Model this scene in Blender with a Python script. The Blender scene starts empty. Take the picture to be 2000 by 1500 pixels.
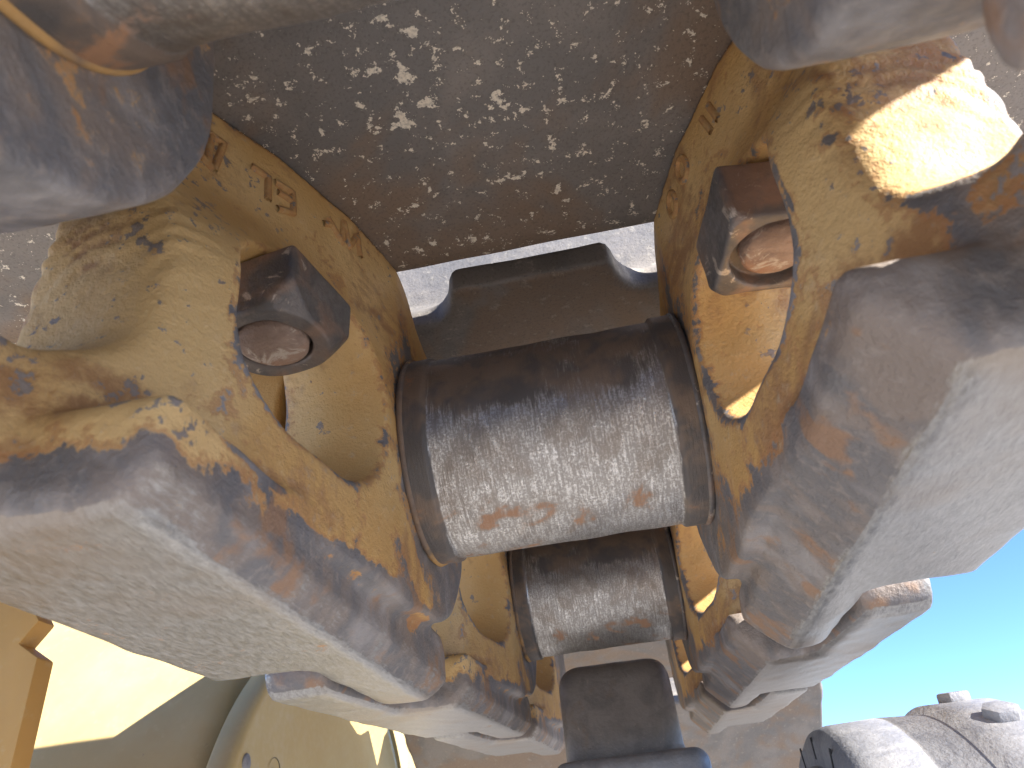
import bpy, bmesh, math, random
import numpy as np
from mathutils import Vector, Matrix

random.seed(7); rng = np.random.default_rng(7)
sc = bpy.context.scene
COL = sc.collection
# ------------------------------------------------------------------ camera
# world frame: X along the track pins (outward side of the machine = +X), Y along the
# upper run of the track, Z up; origin = middle of the second bushing.
F_PX = 1450.0
u = np.array([295., 904., F_PX]); u /= np.linalg.norm(u)
w = np.array([.985, -.174, 0.]); w[2] = -(w @ u) / u[2]; w /= np.linalg.norm(w)
up = np.cross(w, u)
R = np.array([w, u, up])
CAM = -R @ (.269 * np.array([85 / F_PX, 110 / F_PX, 1]))
cd = bpy.data.cameras.new('camera'); cam = bpy.data.objects.new('camera', cd); COL.objects.link(cam)
M = Matrix.Identity(4)
for i in range(3):
    M[i][0], M[i][1], M[i][2], M[i][3] = R[i][0], -R[i][1], -R[i][2], CAM[i]
cam.matrix_world = M
cd.sensor_width = 36; cd.lens = 36 * F_PX / 2000
cd.clip_start = .004; cd.clip_end = 3000
cd.dof.use_dof = True; cd.dof.focus_distance = .285; cd.dof.aperture_fstop = 34
sc.camera = cam
# ------------------------------------------------------------------ light
SUN_EL, SUN_AZ = math.radians(28), math.radians(62)      # azimuth from -Y (behind camera) towards +X
wd = bpy.data.worlds.new('World'); sc.world = wd; wd.use_nodes = True
wn = wd.node_tree.nodes; wl = wd.node_tree.links
bg = wn['Background']
sky = wn.new('ShaderNodeTexSky'); sky.sky_type = 'NISHITA'; sky.sun_disc = False
sky.sun_elevation = SUN_EL; sky.sun_rotation = math.pi - SUN_AZ
sky.altitude = 2500; sky.air_density = .65; sky.dust_density = 0.0; sky.ozone_density = 6.0
wl.new(sky.outputs[0], bg.inputs[0]); bg.inputs[1].default_value = .088
sd = bpy.data.lights.new('sun', 'SUN'); sd.energy = 3.1; sd.angle = math.radians(.53); sd.color = (1, .94, .85)
sun = bpy.data.objects.new('sun', sd); COL.objects.link(sun)
S = Vector((math.cos(SUN_EL) * math.sin(SUN_AZ), -math.cos(SUN_EL) * math.cos(SUN_AZ), math.sin(SUN_EL)))
sun.rotation_euler = S.to_track_quat('Z', 'Y').to_euler()
sc.view_settings.view_transform = 'Standard'; sc.view_settings.look = 'None'
sc.view_settings.exposure = 2.5; sc.view_settings.gamma = 1
sc.render.engine = 'CYCLES'
sc.cycles.max_bounces = 4; sc.cycles.diffuse_bounces = 4; sc.cycles.glossy_bounces = 3

# ------------------------------------------------------------------ helpers
def tag(o, label=None, cat=None, group=None, kind=None):
    if label: o['label'] = label
    if cat: o['category'] = cat
    if group: o['group'] = group
    if kind: o['kind'] = kind
    return o
def link(name, me, mat=None, parent=None):
    o = bpy.data.objects.new(name, me); COL.objects.link(o)
    if mat is not None and not me.materials: me.materials.append(mat)
    if parent: o.parent = parent
    return o
def smooth(me, on=True):
    me.polygons.foreach_set('use_smooth', [on] * len(me.polygons)); me.update()

def sst(a, b, x):
    t = np.clip((x - a) / (b - a), 0, 1); return t * t * (3 - 2 * t)
def smin(a, b, k):
    h = np.clip(.5 + .5 * (b - a) / k, 0, 1); return b + (a - b) * h - k * h * (1 - h)
def smax(a, b, k): return -smin(-a, -b, k)
def rbox(p, c, hsz, r):
    q = [np.abs(p[i] - c[i]) - (hsz[i] - r) for i in range(len(p))]
    out = np.sqrt(sum(np.maximum(t, 0) ** 2 for t in q)); ins = q[0]
    for t in q[1:]: ins = np.maximum(ins, t)
    return out + np.minimum(ins, 0) - r
def wob(X, Y, Z, s, ph=0.):
    return (np.sin(X * 61 * s + 1.3 * np.sin(Y * 47 * s + ph) + ph) * np.sin(Y * 53 * s + 1.7 * np.sin(Z * 41 * s) + 2 * ph)
            + .6 * np.sin(Z * 97 * s + 2 * np.sin(X * 83 * s + Y * 37 * s) + ph))

def vnoise(P, seed=0):
    I = np.floor(P).astype(np.int64); f = P - I; f = f * f * (3 - 2 * f); o = 0.
    for dx in (0, 1):
        for dy in (0, 1):
            for dz in (0, 1):
                h = ((I[:, 0] + dx) * 73856093) ^ ((I[:, 1] + dy) * 19349663) ^ ((I[:, 2] + dz) * 83492791) ^ (seed * 2654435761)
                h = (h ^ (h >> 13)) * 1274126177; h = ((h ^ (h >> 16)) & 0xffff) / 65535.
                o = o + h * (f[:, 0] if dx else 1 - f[:, 0]) * (f[:, 1] if dy else 1 - f[:, 1]) * (f[:, 2] if dz else 1 - f[:, 2])
    return o
def fbm(V, scale, oct=5, rough=.62, seed=0, dist=0.):
    P = V * scale + 100.
    if dist: P = P + dist * (np.stack([vnoise(P + 17 * k, seed + 50 + k) for k in range(3)], 1) - .5) * 2
    o, a, t = 0., 1., 0.
    for k in range(oct):
        o = o + a * vnoise(P * (2.03 ** k), seed + k); t += a; a *= rough
    return np.clip((o / t - .5) * 1.35 + .5, 0, 1)

def nets(Fn, lo, hi, h):
    """naive surface nets: the zero surface of Fn as vertices, quads, and the curvature at each vertex"""
    ax = [np.arange(lo[i], hi[i] + h, h, dtype=np.float32) for i in range(3)]
    G = np.meshgrid(*ax, indexing='ij', sparse=True)
    F = Fn(*G).astype(np.float32)
    F = np.broadcast_to(F, tuple(len(a) for a in ax)).copy()
    n = F.shape; Sg = F < 0
    cnt = np.zeros((n[0] - 1, n[1] - 1, n[2] - 1), np.int8)
    cs = [(i, j, k) for i in (0, 1) for j in (0, 1) for k in (0, 1)]
    for (i, j, k) in cs: cnt += Sg[i:n[0] - 1 + i, j:n[1] - 1 + j, k:n[2] - 1 + k]
    act = (cnt > 0) & (cnt < 8); idx = np.argwhere(act)
    ids = -np.ones(act.shape, np.int32); ids[act] = np.arange(len(idx))
    cv = np.stack([F[idx[:, 0] + i, idx[:, 1] + j, idx[:, 2] + k] for (i, j, k) in cs], 1)
    acc = np.zeros((len(idx), 3), np.float32); num = np.zeros(len(idx), np.float32)
    for a in range(8):
        for b in range(a + 1, 8):
            d = np.array(cs[b]) - np.array(cs[a])
            if np.abs(d).sum() != 1: continue
            m = (cv[:, a] < 0) != (cv[:, b] < 0)
            t = np.where(m, cv[:, a] / np.where(m, cv[:, a] - cv[:, b], 1), 0)
            acc += m[:, None] * (np.array(cs[a]) + t[:, None] * d); num += m
    V = np.array(lo) + (idx + acc / num[:, None]) * h
    quads = []
    for a in range(3):
        b, c = (a + 1) % 3, (a + 2) % 3
        sl0 = [slice(1, -1)] * 3; sl1 = [slice(1, -1)] * 3
        sl0[a] = slice(0, -1); sl1[a] = slice(1, None)
        s0 = Sg[tuple(sl0)]; s1 = Sg[tuple(sl1)]
        e = np.argwhere(s0 != s1); flip = s0[tuple(e.T)]
        off = np.array([1, 1, 1]); off[a] = 0; e = e + off
        def cid(db, dc):
            q = e.copy(); q[:, b] += db; q[:, c] += dc; return ids[tuple(q.T)]
        q = np.stack([cid(-1, -1), cid(0, -1), cid(0, 0), cid(-1, 0)], 1)
        q[~flip] = q[~flip][:, ::-1]; quads.append(q)
    Q = np.concatenate(quads); Q = Q[(Q >= 0).all(1)]
    g = np.round((V - np.array(lo)) / h).astype(int); r = 3
    def at(d):
        p = np.clip(g + np.array(d), 0, np.array(n) - 1); return F[tuple(p.T)]
    curv = (at((r, 0, 0)) + at((-r, 0, 0)) + at((0, r, 0)) + at((0, -r, 0)) + at((0, 0, r)) + at((0, 0, -r)) - 6 * at((0, 0, 0))) / (r * h)
    gr = np.stack([at((1, 0, 0)) - at((-1, 0, 0)), at((0, 1, 0)) - at((0, -1, 0)), at((0, 0, 1)) - at((0, 0, -1))], 1)
    gr /= np.maximum(np.linalg.norm(gr, axis=1, keepdims=True), 1e-9)
    return V, Q, curv, gr

def mesh_np(name, V, Q, mask=None, flipx=False, mask2=None):
    V = V.copy()
    if flipx: V[:, 0] *= -1; Q = Q[:, ::-1]
    me = bpy.data.meshes.new(name)
    me.vertices.add(len(V)); me.vertices.foreach_set('co', V.astype(np.float32).ravel())
    me.loops.add(Q.size); me.loops.foreach_set('vertex_index', Q.astype(np.int32).ravel())
    me.polygons.add(len(Q)); me.polygons.foreach_set('loop_start', np.arange(0, Q.size, 4, dtype=np.int32))
    me.update(calc_edges=True); smooth(me)
    if mask2 is not None:
        at = me.color_attributes.new('grain', 'FLOAT_COLOR', 'POINT')
        at.data.foreach_set('color', np.clip(mask2, 0, 1).astype(np.float32).ravel())
    if mask is not None:
        at = me.color_attributes.new('wear_sheen', 'FLOAT_COLOR', 'POINT')
        at.data.foreach_set('color', np.clip(mask, 0, 1).astype(np.float32).ravel())
    return me

def lathe(name, prof, seg=96, axis='X', mat=None, parent=None, sm=True, a0=0., a1=2 * math.pi):
    """prof: list of (x along the axis, radius)"""
    bm = bmesh.new(); rings = []
    full = abs(a1 - a0 - 2 * math.pi) < 1e-6; n = seg if full else seg + 1
    for (x, r) in prof:
        rings.append([bm.verts.new((x, r * math.cos(a0 + (a1 - a0) * k / seg), r * math.sin(a0 + (a1 - a0) * k / seg))) for k in range(n)])
    for i in range(len(rings) - 1):
        for k in range(seg):
            bm.faces.new((rings[i][k], rings[i + 1][k], rings[i + 1][(k + 1) % n], rings[i][(k + 1) % n]))
    bmesh.ops.recalc_face_normals(bm, faces=bm.faces)
    me = bpy.data.meshes.new(name); bm.to_mesh(me); bm.free(); smooth(me, sm)
    return link(name, me, mat, parent)

def poly_solid(name, pts, thick, bev=.001, seg=3, mat=None, parent=None):
    """pts: outline in local XY, extruded along +Z by thick, edges bevelled"""
    bm = bmesh.new()
    f = bm.faces.new([bm.verts.new((p[0], p[1], 0)) for p in pts])
    ex = bmesh.ops.extrude_face_region(bm, geom=[f])
    bmesh.ops.translate(bm, vec=(0, 0, thick), verts=[e for e in ex['geom'] if isinstance(e, bmesh.types.BMVert)])
    bmesh.ops.recalc_face_normals(bm, faces=bm.faces)
    if bev > 0:
        ed = [e for e in bm.edges if len(e.link_faces) == 2 and e.calc_face_angle() > .5]
        bmesh.ops.bevel(bm, geom=ed, offset=bev, segments=seg, affect='EDGES', profile=.6)
    me = bpy.data.meshes.new(name); bm.to_mesh(me); bm.free(); smooth(me)
    try: me.set_sharp_from_angle(angle=math.radians(40))
    except Exception: pass
    return link(name, me, mat, parent)

# ------------------------------------------------------------------ materials
class NT:
    def __init__(s, name):
        s.m = bpy.data.materials.new(name); s.m.use_nodes = True
        s.t = s.m.node_tree; s.b = s.t.nodes['Principled BSDF']
        tc = s.t.nodes.new('ShaderNodeTexCoord'); s.co = tc.outputs['Object']
    def n(s, typ, ins=None, **kw):
        d = s.t.nodes.new(typ)
        for k, v in kw.items(): setattr(d, k, v)
        for k, v in (ins or {}).items(): s.set(d.inputs[k], v)
        return d
    def set(s, sock, v):
        if hasattr(v, 'is_linked') or isinstance(v, bpy.types.NodeSocket): s.t.links.new(v, sock)
        elif isinstance(v, tuple) and len(v) == 3 and sock.type == 'RGBA': sock.default_value = (*v, 1)
        else: sock.default_value = v
    def mapping(s, scale=(1, 1, 1), loc=(0, 0, 0), rot=(0, 0, 0), co=None):
        return s.n('ShaderNodeMapping', {'Vector': co or s.co, 'Scale': scale, 'Location': loc, 'Rotation': rot}).outputs[0]
    def noise(s, scale, detail=6, rough=.6, dist=0., co=None, off=None):
        c = co or s.co
        if off: c = s.mapping(loc=off, co=c)
        return s.n('ShaderNodeTexNoise', {'Vector': c, 'Scale': scale, 'Detail': detail, 'Roughness': rough, 'Distortion': dist}).outputs[0]
    def vor(s, scale, feat='F1', co=None, rnd=1.):
        d = s.n('ShaderNodeTexVoronoi', {'Vector': co or s.co, 'Scale': scale, 'Randomness': rnd}, feature=feat); return d.outputs['Distance']
    def math(s, op, a, b=0., c=None, clamp=False):
        d = s.n('ShaderNodeMath', operation=op, use_clamp=clamp); s.set(d.inputs[0], a); s.set(d.inputs[1], b)
        if c is not None: s.set(d.inputs[2], c)
        return d.outputs[0]
    def ramp(s, v, a, b, lo=0., hi=1.):
        d = s.n('ShaderNodeMapRange', {'Value': v, 'From Min': a, 'From Max': b, 'To Min': lo, 'To Max': hi}, interpolation_type='SMOOTHSTEP', clamp=True) if False else s.n('ShaderNodeMapRange', {'Value': v, 'From Min': a, 'From Max': b, 'To Min': lo, 'To Max': hi}, interpolation_type='SMOOTHSTEP')
        return d.outputs[0]
    def mix(s, f, a, b):
        d = s.n('ShaderNodeMix', data_type='RGBA'); s.set(d.inputs[0], f); s.set(d.inputs[6], a); s.set(d.inputs[7], b); return d.outputs[2]
    def mixf(s, f, a, b):
        d = s.n('ShaderNodeMix', data_type='FLOAT'); s.set(d.inputs[0], f); s.set(d.inputs[2], a); s.set(d.inputs[3], b); return d.outputs[0]
    def attr(s, name):
        d = s.n('ShaderNodeAttribute', attribute_name=name)
        sp = s.n('ShaderNodeSeparateColor', {'Color': d.outputs['Color']}); return list(sp.outputs) + [d.outputs['Alpha']]
    def out(s, col, rough, metal=0., h=None, hs=.5, hd=.001, spec=None):
        s.set(s.b.inputs['Base Color'], col); s.set(s.b.inputs['Roughness'], rough); s.set(s.b.inputs['Metallic'], metal)
        if spec is not None: s.set(s.b.inputs['Specular IOR Level'], spec)
        if h is not None:
            bp = s.n('ShaderNodeBump', {'Height': h, 'Strength': hs, 'Distance': hd}); s.t.links.new(bp.outputs[0], s.b.inputs['Normal'])
        return s.m

def mat_link():
    t = NT('worn yellow casting')
    a = t.attr('wear_sheen'); paint, polish, rust, nA = a[0], a[1], a[2], a[3]
    g = t.attr('grain'); nC, stain, rn, blot = g[0], g[1], g[2], g[3]
    nB = t.noise(300, 4, .65); nF = t.noise(1000, 2, .6)
    stk = t.noise(1, 4, .7, co=t.mapping(scale=(1000, 240, 1000)), dist=.3)          # scratches along the track
    # paint presence
    p = t.math('ADD', paint, t.math('MULTIPLY', t.math('SUBTRACT', nA, .5), .95))
    p = t.math('ADD', p, t.math('MULTIPLY', t.math('SUBTRACT', nB, .5), 1.0))
    p = t.math('ADD', p, t.math('MULTIPLY', t.math('SUBTRACT', stk, .5), .35))
    chip = t.ramp(t.math('ADD', nB, t.math('MULTIPLY', t.math('SUBTRACT', nA, .5), .5)), .66, .70)
    chip = t.math('MULTIPLY', chip, t.ramp(nC, .4, .6, .2, 1.))
    pm = t.math('MULTIPLY', t.ramp(p, .44, .56), t.math('SUBTRACT', 1., chip))
    py = t.mix(t.ramp(nC, .3, .7), (.56, .335, .118), (.68, .465, .21))
    py = t.mix(t.ramp(t.math('ADD', stain, t.math('MULTIPLY', t.math('SUBTRACT', nB, .5), .5)), .52, .82, 0, .85), py, (.33, .17, .075))      # rust-brown staining
    py = t.mix(t.ramp(nB, .54, .78, 0, .45), py, (.74, .56, .33))
    edge = t.ramp(t.math('ABSOLUTE', t.math('SUBTRACT', p, .58)), .0, .16, .6, 0)
    py = t.mix(edge, py, (.42, .2, .085))
    # bare steel
    bare = t.mix(t.ramp(nA, .35, .65), (.168, .162, .166), (.24, .2, .175))
    bare = t.mix(t.ramp(nB, .48, .74, 0, .65), bare, (.34, .3, .27))
    bare = t.mix(t.ramp(blot, .5, .72, 0, .7), bare, (.36, .34, .335))
    rs = t.math('ADD', rust, t.math('MULTIPLY', t.math('SUBTRACT', rn, .5), 2.0)); rs = t.math('ADD', rs, t.math('MULTIPLY', t.math('SUBTRACT', nB, .5), .6))
    bare = t.mix(t.ramp(rs, .6, 1.1, 0, .7), bare, (.34, .19, .1))
    # rubbed steel
    po = t.math('ADD', polish, t.math('MULTIPLY', t.math('SUBTRACT', nA, .5), .42))
    po = t.math('ADD', po, t.math('MULTIPLY', t.math('SUBTRACT', stk, .5), .4))
    pol = t.ramp(po, .4, .6)
    sil = t.mix(t.ramp(stk, .3, .7), (.25, .247, .24), (.43, .427, .42))
    sil = t.mix(t.ramp(nF, .62, .76, 0, .3), sil, (.72, .71, .69))
    sil = t.mix(t.ramp(t.math('ADD', t.math('MULTIPLY', nC, .5), t.math('MULTIPLY', blot, .5)), .42, .68, 0, .75), sil, (.33, .275, .225))
    col = t.mix(pm, bare, py)
    pol = t.math('MULTIPLY', pol, t.math('SUBTRACT', 1., pm))
    col = t.mix(pol, col, sil)
    ro = t.mixf(pm, t.ramp(nB, .3, .7, .5, .75), t.ramp(nA, .3, .7, .55, .75))
    ro = t.mixf(pol, ro, t.ramp(stk, .3, .7, .3, .46))
    me = t.mixf(pol, t.math('MULTIPLY', t.math('SUBTRACT', 1., pm), .15), .75)
    h = t.math('ADD', t.math('MULTIPLY', nB, t.mixf(polish, 1., .15)), t.math('MULTIPLY', nF, t.mixf(polish, .35, .06))); h = t.math('ADD', h, t.math('MULTIPLY', stk, .3))
    return t.out(col, ro, me, h, .6, .0011)

def mat_shoe():
    t = NT('oxidised shoe plate')
    a = t.attr('wear_sheen'); nA, st, clot, inner = a[0], a[1], a[2], a[3]
    nB = t.noise(200, 4, .62); nF = t.noise(900, 2, .65)
    c = t.mix(t.ramp(nA, .3, .7), (.19, .182, .178), (.26, .24, .225))
    c = t.mix(t.ramp(st, .5, .75, 0, .75), c, (.26, .185, .13))
    c = t.mix(t.ramp(nB, .52, .75, 0, .45), c, (.3, .275, .24))
    c = t.mix(t.ramp(nF, .3, .5, .35, 0.), c, (.08, .075, .07))
    # dried pale splashes: scattered flecks plus a few clotted patches
    wv = t.n('ShaderNodeVectorMath', {0: t.n('ShaderNodeTexNoise', {'Vector': t.co, 'Scale': 500., 'Detail': 2.}).outputs[1], 1: (.0045, .0045, .0045)}, operation='MULTIPLY').outputs[0]
    d = t.vor(820, co=t.n('ShaderNodeVectorMath', {0: t.co, 1: wv}, operation='ADD').outputs[0])
    thr = t.math('ADD', t.math('ADD', -.05, t.math('MULTIPLY', t.ramp(nB, .44, .68), .48)), t.math('MULTIPLY', clot, .3))
    fl = t.ramp(t.math('SUBTRACT', thr, d), -.02, .05)
    sp = t.ramp(t.math('ADD', t.math('MULTIPLY', t.math('SUBTRACT', nB, .5), 4.4), t.math('MULTIPLY', clot, .8)), .55, .68)
    allw = t.math('MULTIPLY', t.math('MAXIMUM', fl, sp), inner)
    c = t.mix(t.math('MULTIPLY', allw, t.ramp(nF, .3, .6, .6, 1.)), c, (.85, .79, .68))
    h = t.math('ADD', nB, t.math('MULTIPLY', nF, .4))
    return t.out(c, t.ramp(nB, .3, .7, .5, .72), .15, h, .4, .0008)

def mat_bushing():
    t = NT('polished bushing steel')
    a = t.attr('wear_sheen'); wear_sheen, nA, rust, nC = a[0], a[1], a[2], a[3]
    stk = t.noise(1, 4, .7, .2, co=t.mapping(scale=(1300, 150, 150)))
    nB = t.noise(1300, 3, .7)
    q = t.math('ADD', wear_sheen, t.math('MULTIPLY', t.math('SUBTRACT', nA, .5), .9)); q = t.math('ADD', q, t.math('MULTIPLY', t.math('SUBTRACT', stk, .5), .6))
    pol = t.ramp(q, .36, .72)
    fle = t.ramp(t.math('ADD', t.math('MULTIPLY', nB, .5), t.math('MULTIPLY', stk, .5)), .46, .62)
    dark = t.mix(t.ramp(nC, .35, .65), (.11, .1, .095), (.2, .15, .115))
    sil = t.mix(fle, (.33, .31, .29), (.66, .645, .62)); sil = t.mix(t.ramp(nC, .42, .68, 0, .55), sil, (.24, .2, .165))
    c = t.mix(pol, dark, sil)
    rs = t.ramp(t.math('ADD', t.math('MULTIPLY', rust, .3), t.math('ADD', nC, t.math('MULTIPLY', t.math('SUBTRACT', nB, .5), .25))), .86, 1.0, 0, .75)
    c = t.mix(rs, c, (.36, .18, .085))
    me = t.math('MULTIPLY', t.mixf(pol, .3, .88), t.math('SUBTRACT', 1., rs))
    ro = t.mixf(pol, .5, t.mixf(fle, .42, .26)); ro = t.mixf(rs, ro, .75)
    h = t.math('ADD', t.math('MULTIPLY', nB, .6), t.math('MULTIPLY', stk, .8))
    return t.out(c, ro, me, h, .45, .0006)

def mat_steel(name, c0, c1, rustc=(.24, .11, .05), rust=.55, metal=.3, r0=.4, r1=.65, pale=.0, rough_b=False):
    t = NT(name)
    nA = t.noise(60, 4, .65, .6); nB = t.noise(400, 3, .65); nC = t.noise(30, 4, .6, .4, off=(5, 5, 2))
    c = t.mix(t.ramp(nA, .36, .64), c0, c1)
    c = t.mix(t.ramp(nC, rust, rust + .14, 0, .85), c, rustc)
    if pale: c = t.mix(t.ramp(t.noise(110, 6, .7, 1., off=(2, 2, 9)), 1 - pale, 1.08 - pale, 0, .9), c, (.5, .43, .36))
    return t.out(c, t.ramp(nB, .3, .7, r0, r1), metal, t.math('ADD', nB, t.math('MULTIPLY', nA, 1.5)) if rough_b else nB, .5, .0009 * (2.2 if rough_b else 1))

def mat_paint(c0=(.46, .34, .15), c1=(.5, .39, .19), name='yellow machine paint'):
    t = NT(name)
    nA = t.noise(9, 5, .6); nB = t.noise(140, 4, .6); nC = t.noise(40, 6, .7, .8, off=(1, 4, 2))
    c = t.mix(t.ramp(nA, .35, .65), c0, c1)
    c = t.mix(t.ramp(nC, .67, .72), c, (.2, .13, .09)); c = t.mix(t.ramp(nB, .55, .8, 0, .3), c, (.6, .47, .28))
    h = t.math('ADD', t.math('MULTIPLY', nB, .4), nA)
    return t.out(c, t.ramp(nB, .3, .7, .5, .7), 0., h, .2, .001, spec=.3)

def mat_ground():
    t = NT('dry dirt')
    c = t.mix(t.ramp(t.noise(3, 8, .7), .35, .65), (.36, .33, .29), (.45, .42, .375))
    return t.out(c, .95, 0., t.noise(40, 6, .7), .6, .01)

LINK, SHOE, BUSH, PAINT = mat_link(), mat_shoe(), mat_bushing(), mat_paint()
OLDP = mat_paint((.5, .27, .07), (.56, .32, .1), 'aged yellow paint')
NUT = mat_steel('dark nut steel', (.11, .105, .105), (.17, .15, .14), (.3, .19, .13), .52, .35, .38, .6, .42)
BOLT = mat_steel('rusty bolt end', (.2, .14, .11), (.34, .25, .2), (.38, .21, .13), .5, .15, .6, .85, .47, True)
TOOTH = mat_steel('dark sprocket steel', (.22, .205, .2), (.3, .275, .26), (.28, .21, .16), .6, .3, .4, .62, .36)
ROLL = mat_steel('grey roller steel', (.23, .23, .245), (.31, .305, .31), (.25, .225, .2), .62, .3, .45, .65, .33)
RUSTY = mat_steel('rust on paint bead', (.13, .105, .09), (.2, .14, .1), (.52, .3, .1), .49, 0., .6, .85)
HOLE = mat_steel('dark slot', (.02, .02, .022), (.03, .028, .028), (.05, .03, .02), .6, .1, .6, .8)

# ------------------------------------------------------------------ ground
bm = bmesh.new(); bmesh.ops.create_grid(bm, x_segments=8, y_segments=8, size=900)
me = bpy.data.meshes.new('ground'); bm.to_mesh(me); bm.free()
g = link('ground', me, mat_ground()); g.location = (0, 0, -1.0); tag(g, kind='structure')

# ------------------------------------------------------------------ track links
def pw(y, xs, ys):
    return np.interp(y, xs, ys)
XI_F = ([-.3, -.128, -.115, -.09, -.06, -.03, .1], [.088, .087, .083, .069, .057, .0495, .0475])   # inner face at the shoe flange
XI_W = ([-.3, -.155, -.135, -.115, -.09, -.05, .1], [.088, .085, .073, .062, .0545, .0485, .0475])             # inner face at the web
XO = ([-.3, -.15, -.12, -.08, -.045, -.02, .1], [.115, .114, .1, .094, .09, .083, .082])
def link_sdf(cham):
    def f(X, Y, Z):
        Y1 = Y
        tz = sst(-.005, .045, Z)
        xin = pw(Y1, *XI_W) * (1 - tz) + pw(Y1, *XI_F) * tz
        xout = pw(Y1, *XO)
        circB = np.sqrt(Y ** 2 + Z ** 2) - .0565
        circA = np.sqrt((Y + .21) ** 2 + Z ** 2) - .054
        bar = rbox((Y, Z), (-.092, .005), (.086, .065), .02)
        prof = smin(smin(circA, bar, .02), circB, .012)
        prof = np.maximum(prof, Z - .070)
        body = smax(prof, np.maximum(xin - X, X - xout), .0025)
        # rail head
        rail = rbox((Y, Z), (-.091, -.0640), (.135, .0110), .0085)
        rail = smax(rail, rbox((X,), (.0805,), (.0255,), .0), .0012)
        rail = smax(rail, ((.0615 - X) * .72 + (-.075 - Z) * .69) - (.0 if cham else -.0046), .001)
        d = smin(body, rail, .003)
        # step for the next link's bushing boss (inside, at the pin end)
        cutA = np.minimum(np.sqrt((Y + .21) ** 2 + Z ** 2) - .0625, Y + .144)
        cutA = smax(cutA, X - .0835, .006)
        d = smax(d, -cutA, .006)
        # step for the next link's pin boss (outside, at the bushing end)
        cutB = np.minimum(np.sqrt(Y ** 2 + Z ** 2) - .0655, -Y - .022)
        cutB = smax(cutB, .0825 - X, .010)
        d = smax(d, -cutB, .010)
        # nut windows with draft to a parting line
        xm = pw(Y1, [-.2, -.13, -.05, .1], [.1, .079, .0685, .066])
        dr = .13 * np.sqrt((X - xm) ** 2 + 4e-6)
        w1 = rbox((Y, Z), (-.0803, -.0065), (.0313, .0290), .0245) - dr
        d = smax(d, -w1, .0028)
        w2 = rbox((Y, Z), (-.1500, -.002), (.0175, .038), .0145) - dr
        d = smax(d, -w2, .0035)
        wr = sst(.016, .006, np.abs(Y + .130)) * sst(.018, .006, np.abs(Z + .004)) * sst(.062, .070, X)
        d = d + .00028 * wr * np.sin(Z * 900 + 2.5 * np.sin(X * 260) + X * 420 + 1.5 * np.sin(Z * 310)) + .0002 * wob(X, Y, Z, 1., .4) + .00012 * wob(X, Y, Z, 3.1, 1.7)
        return d
    return f
def seg2(y, z, a, b):
    t = np.clip(((y - a[0]) * (b[0] - a[0]) + (z - a[1]) * (b[1] - a[1])) / ((b[0] - a[0]) ** 2 + (b[1] - a[1]) ** 2), 0, 1)
    return np.hypot(y - a[0] - t * (b[0] - a[0]), z - a[1] - t * (b[1] - a[1]))
def link_masks(V, cur, N, side):
    x, y, z = V.T; nx, ny, nz = N.T
    conv = np.clip((cur - .25) * 1.2, 0, 1)
    down = sst(.35, .75, -nz)
    railz = sst(-.0718, -.0732, z)
    polish = railz * sst(.5, .9, -nz)
    inner = sst(.3, .8, -nx)
    if side < 0:       # machine-side link: paint mostly kept
        paint = .92 - .72 * sst(-.050, -.067, z)
        bossw = sst(-.048, -.022, y) * sst(.055, .03, z)
        paint -= .62 * bossw * (1 - sst(.0085, .003, seg2(y, z, (-.036, -.036), (.001, -.060))))
        paint += .34 * sst(-.115, -.14, y) * sst(-.069, -.060, z)
        paint -= .2 * conv * sst(.02, -.03, z)
    else:
        paint = .86 - .85 * sst(-.045, -.064, z)
        bossw = sst(-.046, -.022, y) * sst(.06, .03, z)
        paint -= .52 * bossw
        paint -= .42 * sst(-.125, -.15, y) * sst(.02, -.04, z)
        paint -= .4 * conv * sst(.03, -.03, z)
    paint -= .25 * conv
    polish = np.maximum(polish, .55 * conv * sst(-.045, -.068, z))
    if side < 0: polish = np.maximum(polish, .40 * sst(-.060, -.067, z) * sst(.2, .6, -nx - .3 * nz))
    rust = .25 + .25 * sst(-.05, -.065, z) * sst(-.078, -.066, z) + .25 * sst(.02, .05, y)
    if side < 0: rust += .3 * sst(.016, .006, np.hypot((y + .09) * .6, z + .0665))
    return np.stack([paint, polish, rust, fbm(V, 60, 5, .62, 1, .5)], 1), np.stack([fbm(V, 20, 3, .55, 11), fbm(V, 36, 5, .68, 21, .8) + (.13 if side > 0 else .03) + .2 * np.clip(-cur * 1.5, 0, 1), fbm(V, 80, 4, .68, 31, .5), fbm(V, 26, 5, .68, 41, .4)], 1)
LO, HI, HV = (.040, -.268, -.083), (.124, .068, .077), .0011
LINKME = {}
for s in (-1, 1):
    V, Q, cur, N = nets(link_sdf(s < 0), LO, HI, HV)
    mk, mk2 = link_masks(V, cur, N, s)
    LINKME[s] = mesh_np('track_link', V, Q, mk, flipx=(s < 0), mask2=mk2); LINKME[s].materials.append(LINK)
    if s < 0: VL, NL = V * np.array([-1, 1, 1]), N * np.array([-1, 1, 1])

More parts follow.
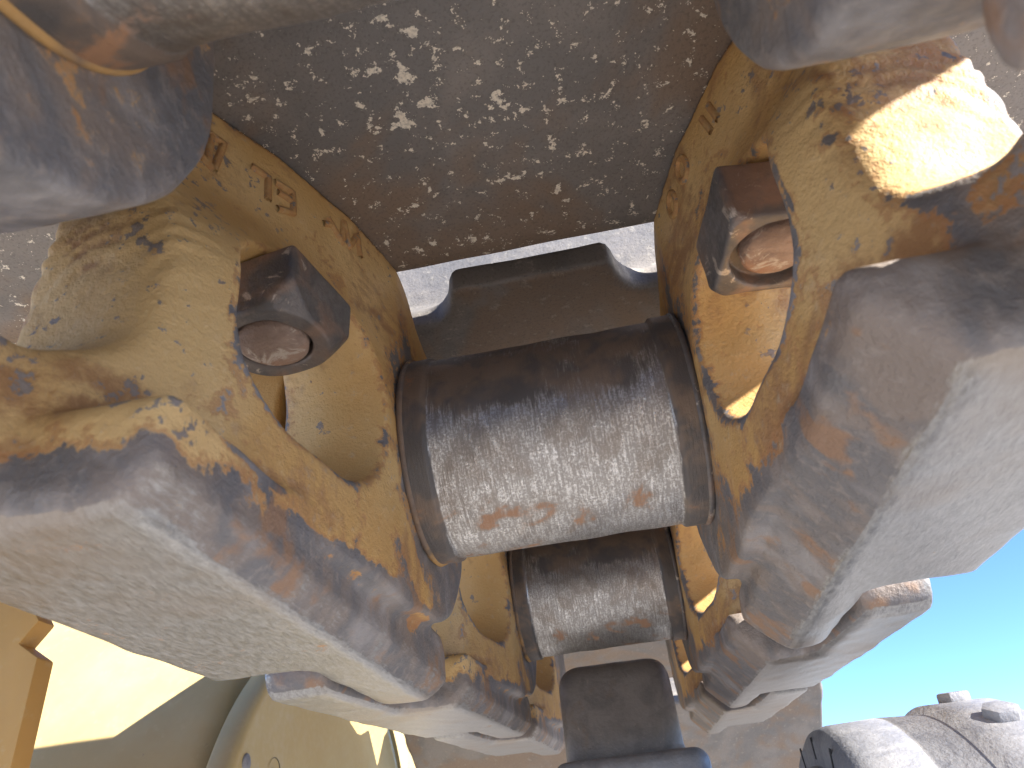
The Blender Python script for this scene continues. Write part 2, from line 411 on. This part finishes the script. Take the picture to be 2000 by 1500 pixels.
# chain layout: pin positions (y, z) and the run of each link
PIN = {'Z': (-.407, .072), 'A': (-.21, 0.), 'B': (0., 0.), 'C': (.222, .012), 'D': (.432, .022), 'E': (.63, -.05), 'F': (.805, -.166), 'G': (.9, -.353)}
def place(o, a, b):
    ya, za = PIN[a]; yb, zb = PIN[b]
    o.location = (0, yb, zb); o.rotation_euler = (math.atan2(zb - za, yb - ya), 0, 0)
LAB = {('Z', 'A', -1): 'blurred grey link boss at the upper left corner, nearest the lens',
       ('Z', 'A', 1): 'dark blurred link boss across the upper right corner, nearest the lens',
       ('A', 'B', -1): 'large left track link with yellow paint, raised casting marks and bright rail',
       ('A', 'B', 1): 'large right track link, browner, with wide grey rail against the sky',
       ('B', 'C', -1): 'smaller left track link just beyond the large left link',
       ('B', 'C', 1): 'smaller right track link just beyond the large right link',
       ('C', 'D', -1): 'farthest left track link, only a sliver below the second link',
       ('C', 'D', 1): 'farthest right track link, a sliver above the grey roller'}
LK = {}
for (a, b, s), lab in LAB.items():
    o = link('track_link', LINKME[s]); place(o, a, b); LK[(a, b, s)] = o
    tag(o, lab, 'track link', 'links of the track chain')

# raised casting marks on the shoe flanges
def mark(par, side, strokes, name, wd=.0013, ht=.0012):
    f = link_sdf(side < 0)
    def F(p): return float(np.ravel(f(np.array([p[0] * side]), np.array([p[1]]), np.array([p[2]])))[0])
    bm = bmesh.new()
    for st in strokes:
        pts = []
        for a, b in zip(st[:-1], st[1:]):
            a = np.array(a); b = np.array(b); n = max(2, int(np.linalg.norm(b - a) / .0012))
            pts += [a + (b - a) * i / n for i in range(n)]
        pts.append(np.array(st[-1])); prj = []
        for p in pts:
            for _ in range(3):
                e = .0006; g_ = np.array([F(p + e * v) - F(p - e * v) for v in np.eye(3)]); g_ /= np.linalg.norm(g_); p = p - F(p) * g_
            prj.append((p, g_))
        prev = None
        for i, (p, g_) in enumerate(prj):
            d = prj[min(i + 1, len(prj) - 1)][0] - prj[max(i - 1, 0)][0]; d /= np.linalg.norm(d); c = np.cross(g_, d)
            ring = [bm.verts.new(p + c * wd * q + g_ * ht * r) for q, r in ((-1, -.8), (-.75, .75), (0, 1.), (.75, .75), (1, -.8))]
            if prev:
                for k in range(4): bm.faces.new((prev[k], prev[k + 1], ring[k + 1], ring[k]))
            prev = ring
    bmesh.ops.recalc_face_normals(bm, faces=bm.faces)
    me = bpy.data.meshes.new(name); bm.to_mesh(me); bm.free(); smooth(me)
    at = me.color_attributes.new('wear_sheen', 'FLOAT_COLOR', 'POINT'); at.data.foreach_set('color', [.62, 0., .3, .5] * len(me.vertices)); at = me.color_attributes.new('grain', 'FLOAT_COLOR', 'POINT'); at.data.foreach_set('color', [.4, .6, .5, .5] * len(me.vertices))
    link(name, me, LINK, par)
P_ = LK[('A', 'B', -1)]
mark(P_, -1, [[(-.0837, -.1164, .0597), (-.0839, -.1178, .0515)], [(-.0828, -.1142, .0587), (-.0822, -.1138, .0495)], [(-.0804, -.1101, .0594), (-.0801, -.1101, .0463)],
              [(-.0828, -.1142, .0592), (-.0785, -.1066, .0585), (-.0789, -.1084, .0455)], [(-.0822, -.1138, .0495), (-.0789, -.1084, .0455)]], 'casting_mark')
mark(P_, -1, [[(-.0737, -.0985, .0569), (-.0708, -.0932, .0568), (-.0705, -.0926, .0473)], [(-.0703, -.0908, .0568), (-.0671, -.0843, .0582), (-.0667, -.0835, .0498), (-.0689, -.0896, .0464)],
              [(-.0692, -.0898, .0534), (-.0673, -.0846, .0546)]], 'casting_mark')
mark(P_, -1, [[(-.0619, -.0715, .0560), (-.0607, -.0682, .0582)], [(-.0610, -.0700, .0600), (-.0583, -.0631, .0541), (-.0582, -.0632, .0641)], [(-.0582, -.0632, .0641), (-.057, -.06, .0547), (-.0561, -.0560, .0640), (-.0555, -.0538, .0552)]], 'casting_mark')
P_ = LK[('A', 'B', 1)]
def loop(y, z, ry, rz): return [(.056, y + ry * math.cos(a * math.pi / 8), z + rz * math.sin(a * math.pi / 8)) for a in range(17)]
mark(P_, 1, [loop(-.062, .0585, .0035, .0045)], 'casting_mark'); mark(P_, 1, [loop(-.048, .0565, .0035, .0045)], 'casting_mark')
mark(P_, 1, [[(.064, -.0775, .062), (.066, -.0790, .053)], [(.066, -.0820, .062), (.067, -.0835, .053)]], 'casting_mark')

# ------------------------------------------------------------------ bushings
def bushing():
    hw, n, m = .0480, 150, 180
    xs = np.linspace(-hw, hw, n); th = np.linspace(0, 2 * np.pi, m, endpoint=False)
    Xg, T = np.meshgrid(xs, th, indexing='ij')
    r = .0374 - .0013 * sst(.0400, .0385, np.abs(Xg)) + .00012 * np.sin(Xg * 190 + 2 * np.sin(T * 3)) + .0001 * np.sin(T * 11 + Xg * 300)
    V = np.stack([Xg, r * np.cos(T), r * np.sin(T)], 2).reshape(-1, 3)
    i = np.arange(n - 1)[:, None]; k = np.arange(m)[None]
    Q = np.stack([i * m + k, (i + 1) * m + k, (i + 1) * m + (k + 1) % m, i * m + (k + 1) % m], 2).reshape(-1, 4)[:, ::-1]
    zz = np.sin(T); wear_sheen = (.86 - .62 * sst(-.42, .12, zz + 3.5 * np.clip(np.abs(Xg + .002) - .028, 0, 1) * -8) - .12 * sst(-.8, -.95, zz)) * sst(.0402, .0380, np.abs(Xg)) + .05  # worn middle; dark top and bright underside put ground reflection into the colour
    rust = sst(-.6, -.9, zz) + .3 * sst(.040, .044, np.abs(Xg))
    return mesh_np('bushing', V, Q, np.stack([wear_sheen.ravel(), fbm(V, 42, 5, .65, 3, .5), rust.ravel(), fbm(V, 70, 5, .68, 9, .6)], 1))
BM = bushing(); BM.materials.append(BUSH)
BL = {'A': 'large blurred steel bushing crossing the top left corner', 'B': 'shiny worn steel bushing in the centre of the picture',
      'C': 'smaller shiny bushing directly below the large central one', 'D': 'farthest bushing, hidden behind the dark sprocket tooth'}
for k, lab in BL.items():
    if k == 'D': continue
    o = link('bushing', BM); o.location = (0, *PIN[k]); tag(o, lab, 'bushing', 'bushings of the track chain')
    if k == 'C': o.rotation_euler = (-.15, 0, 0); o.scale = (-1, 1, 1)
    for s in (-1, 1):
        prof = [(s * .0460, .0366), (s * .0463, .0377), (s * .0474, .0380), (s * .0484, .0370)]
        rg = lathe('seal_ring', prof, 96, mat=RUSTY if (s < 0) != (k == 'C') else NUT, parent=o)

# ------------------------------------------------------------------ shoes
HWD = .237
def shoe_sdf(X, Y, Z):
    ax = np.abs(X)
    X0 = X + .022
    pl = rbox((X0, Y, Z), (0, -.1267, .0765), (HWD, .1012, .0065), .003)
    n1 = rbox((ax, Y), (.060, -.2295), (.0225, .0245), .012)
    n1 = n1 - .3 * np.maximum(0, -.2115 - Y)
    pl = smax(pl, -n1, .004)
    # lip at the trailing edge, curling outward
    a = (-.034, .0775); b = (-.010, .096)
    t = np.clip(((Y - a[0]) * (b[0] - a[0]) + (Z - a[1]) * (b[1] - a[1])) / ((b[0] - a[0]) ** 2 + (b[1] - a[1]) ** 2), 0, 1)
    lip = np.sqrt((Y - a[0] - t * (b[0] - a[0])) ** 2 + (Z - a[1] - t * (b[1] - a[1])) ** 2) - .0062
    lip = np.maximum(lip, np.abs(X0) - HWD)
    gro = rbox((X0, Y, Z), (0, -.190, .110), (HWD, .0085, .036), .003)
    d = smin(smin(pl, lip, .006), gro, .008)
    return d + .0002 * wob(X, Y, Z, 1., .9)
V, Q, _, _ = nets(shoe_sdf, (-.264, -.233, .064), (.241, -.002, .151), .002)
clot = np.zeros(len(V))
for (px, py, rr) in ((-.0245, -.117, .013), (-.0255, -.098, .012), (-.026, -.131, .010), (.007, -.0935, .0085), (.0095, -.077, .010), (-.0095, -.078, .007), (.006, -.065, .0075), (-.065, -.110, .009)):
    clot = np.maximum(clot, sst(rr * 1.5, rr * .3, np.hypot(V[:, 0] - px, V[:, 1] - py)))
SM = mesh_np('track_shoe', V, Q, np.stack([fbm(V, 24, 5, .65, 2, .5), fbm(V, 15, 5, .68, 5, .6), clot * sst(.35, .75, fbm(V, 110, 3, .6, 8, .6)) * .75, sst(.0715, .0705, V[:, 2])], 1)); SM.materials.append(SHOE)
SM2 = mesh_np('track_shoe', V, Q, np.stack([fbm(V, 24, 5, .65, 72, .5), (.12 + fbm(V, 15, 5, .68, 75, .6)) * sst(.0725, .0712, V[:, 2]), 0 * clot, .12 + 0 * clot], 1)); SM2.materials.append(SHOE)
SL = {('A', 'B'): 'large dark shoe plate with pale flecks filling the top centre', ('B', 'C'): 'dark shoe with square lip showing above the central bushing',
      ('C', 'D'): 'shoe plate above the smaller pair of links', ('D', 'E'): 'rusty brown shoe plate behind the grey roller at the sky edge',
      ('E', 'F'): 'brown shoe plate below the thin slit of sky beside the roller', ('F', 'G'): 'farthest brown shoe plate behind the sprocket, at the bottom edge', ('Z', 'A'): 'nearest shoe plate, above the blurred bushing at the top edge'}
for (a, b), lab in SL.items():
    o = link('track_shoe', SM if (a, b) == ('A', 'B') else SM2); place(o, a, b); tag(o, lab, 'track shoe', 'shoes of the track chain')

# ------------------------------------------------------------------ shoe bolts (square nut on the bolt end)
def nut_sdf(rc):
    def f(X, Y, Z):
        b = rbox((X, Y, Z), (0, 0, -.0098), (.0155, .0155, .0098), .0012)
        c = np.sqrt(X ** 2 + Y ** 2) + (-Z) * .75 - (.0178 + .0160 - rc)
        b = smax(b, c, .0008); b = smax(b, np.sqrt(X ** 2 + Y ** 2) - .0216, .001)
        bore = smax(np.sqrt(X ** 2 + Y ** 2) - .0104, -.029 - Z + 0 * X, .0005)
        return smax(b, np.minimum(0 * b - 1, 0) if False else -(smax(np.sqrt(X ** 2 + Y ** 2) - (.0128 if rc == 0 else .0106), Z + .0150, .0005)), .001) + .00018 * wob(X, Y, Z, 3, .2)
    return f
NM = []
for rc in (.0035, .0):
    V, Q, _, _ = nets(nut_sdf(rc), (-.019, -.019, -.0225), (.019, .019, .003), .0005)
    m_ = mesh_np('nut', V, Q); m_.materials.append(NUT); NM.append(m_)
def bolt(a, b, s, yy, xx, rot, which, lab, bl=.0208, grp='nuts in the link windows'):
    e = bpy.data.objects.new('shoe_bolt', None); COL.objects.link(e)
    ya, za = PIN[a]; yb, zb = PIN[b]; th = math.atan2(zb - za, yb - ya)
    mw = Matrix.Translation((0, yb, zb)) @ Matrix.Rotation(th, 4, 'X') @ Matrix.Translation((s * xx, yy, .0205)) @ Matrix.Rotation(rot, 4, 'Z')
    e.matrix_world = mw; tag(e, lab, 'nut', grp)
    link('nut', NM[which], parent=e)
    prof = [(bl, 0.0), (bl + .0002, .005), (bl - .0002, .0084), (bl - .0012, .0097), (bl - .004, .0098), (.0, .0098)]
    o = lathe('bolt_end', [(-x, r) for x, r in prof], 40, mat=BOLT, parent=e); o.rotation_euler = (0, -math.pi / 2, 0)
    return e
bolt('A', 'B', -1, -.0815, .0700, -.17, 0, 'scuffed dark nut with rusty bolt end in the left yellow window')
bolt('A', 'B', 1, -.0800, .0700, .12, 1, 'square dark nut with rusty bolt end in the right yellow window', bl=.0188)
bolt('A', 'B', -1, -.1520, .0990, .3, 0, 'half hidden dark nut below the blurred boss at the left edge')

# ------------------------------------------------------------------ carrier roller
ro = bpy.data.objects.new('carrier_roller', None); COL.objects.link(ro); ro.location = (-.012, .165, -.209)
tag(ro, 'big grey steel roller with bolted rim at the lower right', 'roller')
lathe('drum', [(.043, .0), (.043, .100), (.047, .104), (.085, .104), (.0995, .1065)], 128, mat=ROLL, parent=ro)
fl = lathe('flange', [(.0995, .08), (.0995, .116), (.1025, .1205), (.108, .122), (.1285, .1225), (.1292, .1218), (.1300, .1225), (.148, .1215), (.151, .125), (.176, .125), (.179, .122), (.179, .0)], 160, mat=ROLL, parent=ro)
for k in range(18):
    a = 2 * math.pi * k / 18 + .1
    p = poly_solid('bolt_head', [(.0075 * math.cos(i * math.pi / 3), .0075 * math.sin(i * math.pi / 3)) for i in range(6)], .0055, .0015, 2, ROLL, ro)
    p.matrix_local = Matrix.Rotation(a, 4, 'X') @ Matrix.Translation((.166, 0, .1235))
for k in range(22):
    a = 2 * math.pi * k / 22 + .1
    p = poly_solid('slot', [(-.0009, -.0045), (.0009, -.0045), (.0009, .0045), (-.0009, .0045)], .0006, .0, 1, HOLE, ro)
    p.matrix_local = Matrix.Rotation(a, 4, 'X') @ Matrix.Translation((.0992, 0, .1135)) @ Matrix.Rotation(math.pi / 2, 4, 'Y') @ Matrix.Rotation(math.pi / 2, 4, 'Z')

# ------------------------------------------------------------------ sprocket
sp = bpy.data.objects.new('sprocket', None); COL.objects.link(sp); sp.location = (0, .27, -.328)
tag(sp, 'dark sprocket tooth standing between the far links', 'sprocket')
def tooth_sdf(X, Y, Z):
    hw = .0355 + .04 * np.maximum(0, .245 - Z)
    t = smax(rbox((X, Y, Z), (0, 0.0, .20), (.06, .045, .105), .012), np.abs(X) - hw, .016)
    t = smax(t, (-Y - .012) - .22 * (.29 - Z) , .014)
    t = smax(t, (Y - .03) - .5 * (.29 - Z), .02)
    b = rbox((X, Y, Z), (.003, -.01, .200), (.0425, .05, .045), .008)
    return smin(t, b, .006) + .0003 * wob(X, Y, Z, 1.2, .3)
V, Q, _, _ = nets(tooth_sdf, (-.065, -.075, .09), (.065, .06, .312), .002)
tm = mesh_np('tooth', V, Q); link('tooth', tm, TOOTH, sp)

# ------------------------------------------------------------------ yellow frame parts, machine side
gp = poly_solid('guard_plate', [(0, -.3), (.0, -.078), (.0, -.022), (-.012, -.014), (-.004, -.004), (-.01, .004), (-.03, .012), (-.3, .16), (-.3, -.3)][::-1], .012, .0012, 2, OLDP)
gp.matrix_world = Matrix.Translation((-.265, .1, -.0)) @ Matrix.Rotation(math.pi / 2, 4, 'X')
tag(gp, 'flat brownish yellow guard plate with notched edge at the lower left', 'guard plate')
hs = bpy.data.objects.new('drive_housing', None); COL.objects.link(hs); hs.location = (-.3, .575, -.15)
tag(hs, 'smooth yellow drum housing with round flange at the lower left', 'housing')
dr_ = lathe('drum', [(-.7, .348), (-.05, .348), (-.035, .338), (-.03, .2)], 200, mat=PAINT, parent=hs); dr_.location = (0, .145, .05)
lathe('flange', [(-.024, .235), (-.022, .246), (-.018, .25), (-.004, .25), (.0, .246), (.0, .238), (-.004, .235), (-.006, .1), (-.006, .0)], 160, mat=PAINT, parent=hs)
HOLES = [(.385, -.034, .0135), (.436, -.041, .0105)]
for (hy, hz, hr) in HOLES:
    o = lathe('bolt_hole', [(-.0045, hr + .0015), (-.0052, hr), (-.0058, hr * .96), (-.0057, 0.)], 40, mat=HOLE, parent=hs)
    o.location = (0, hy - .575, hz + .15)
    b = lathe('bolt_end', [(-.0056, hr * .55), (-.0035, hr * .52), (-.003, hr * .4), (-.003, 0.)], 24, mat=ROLL, parent=hs)
    b.location = (0, hy - .575 - hr * .15, hz + .15 - hr * .3)
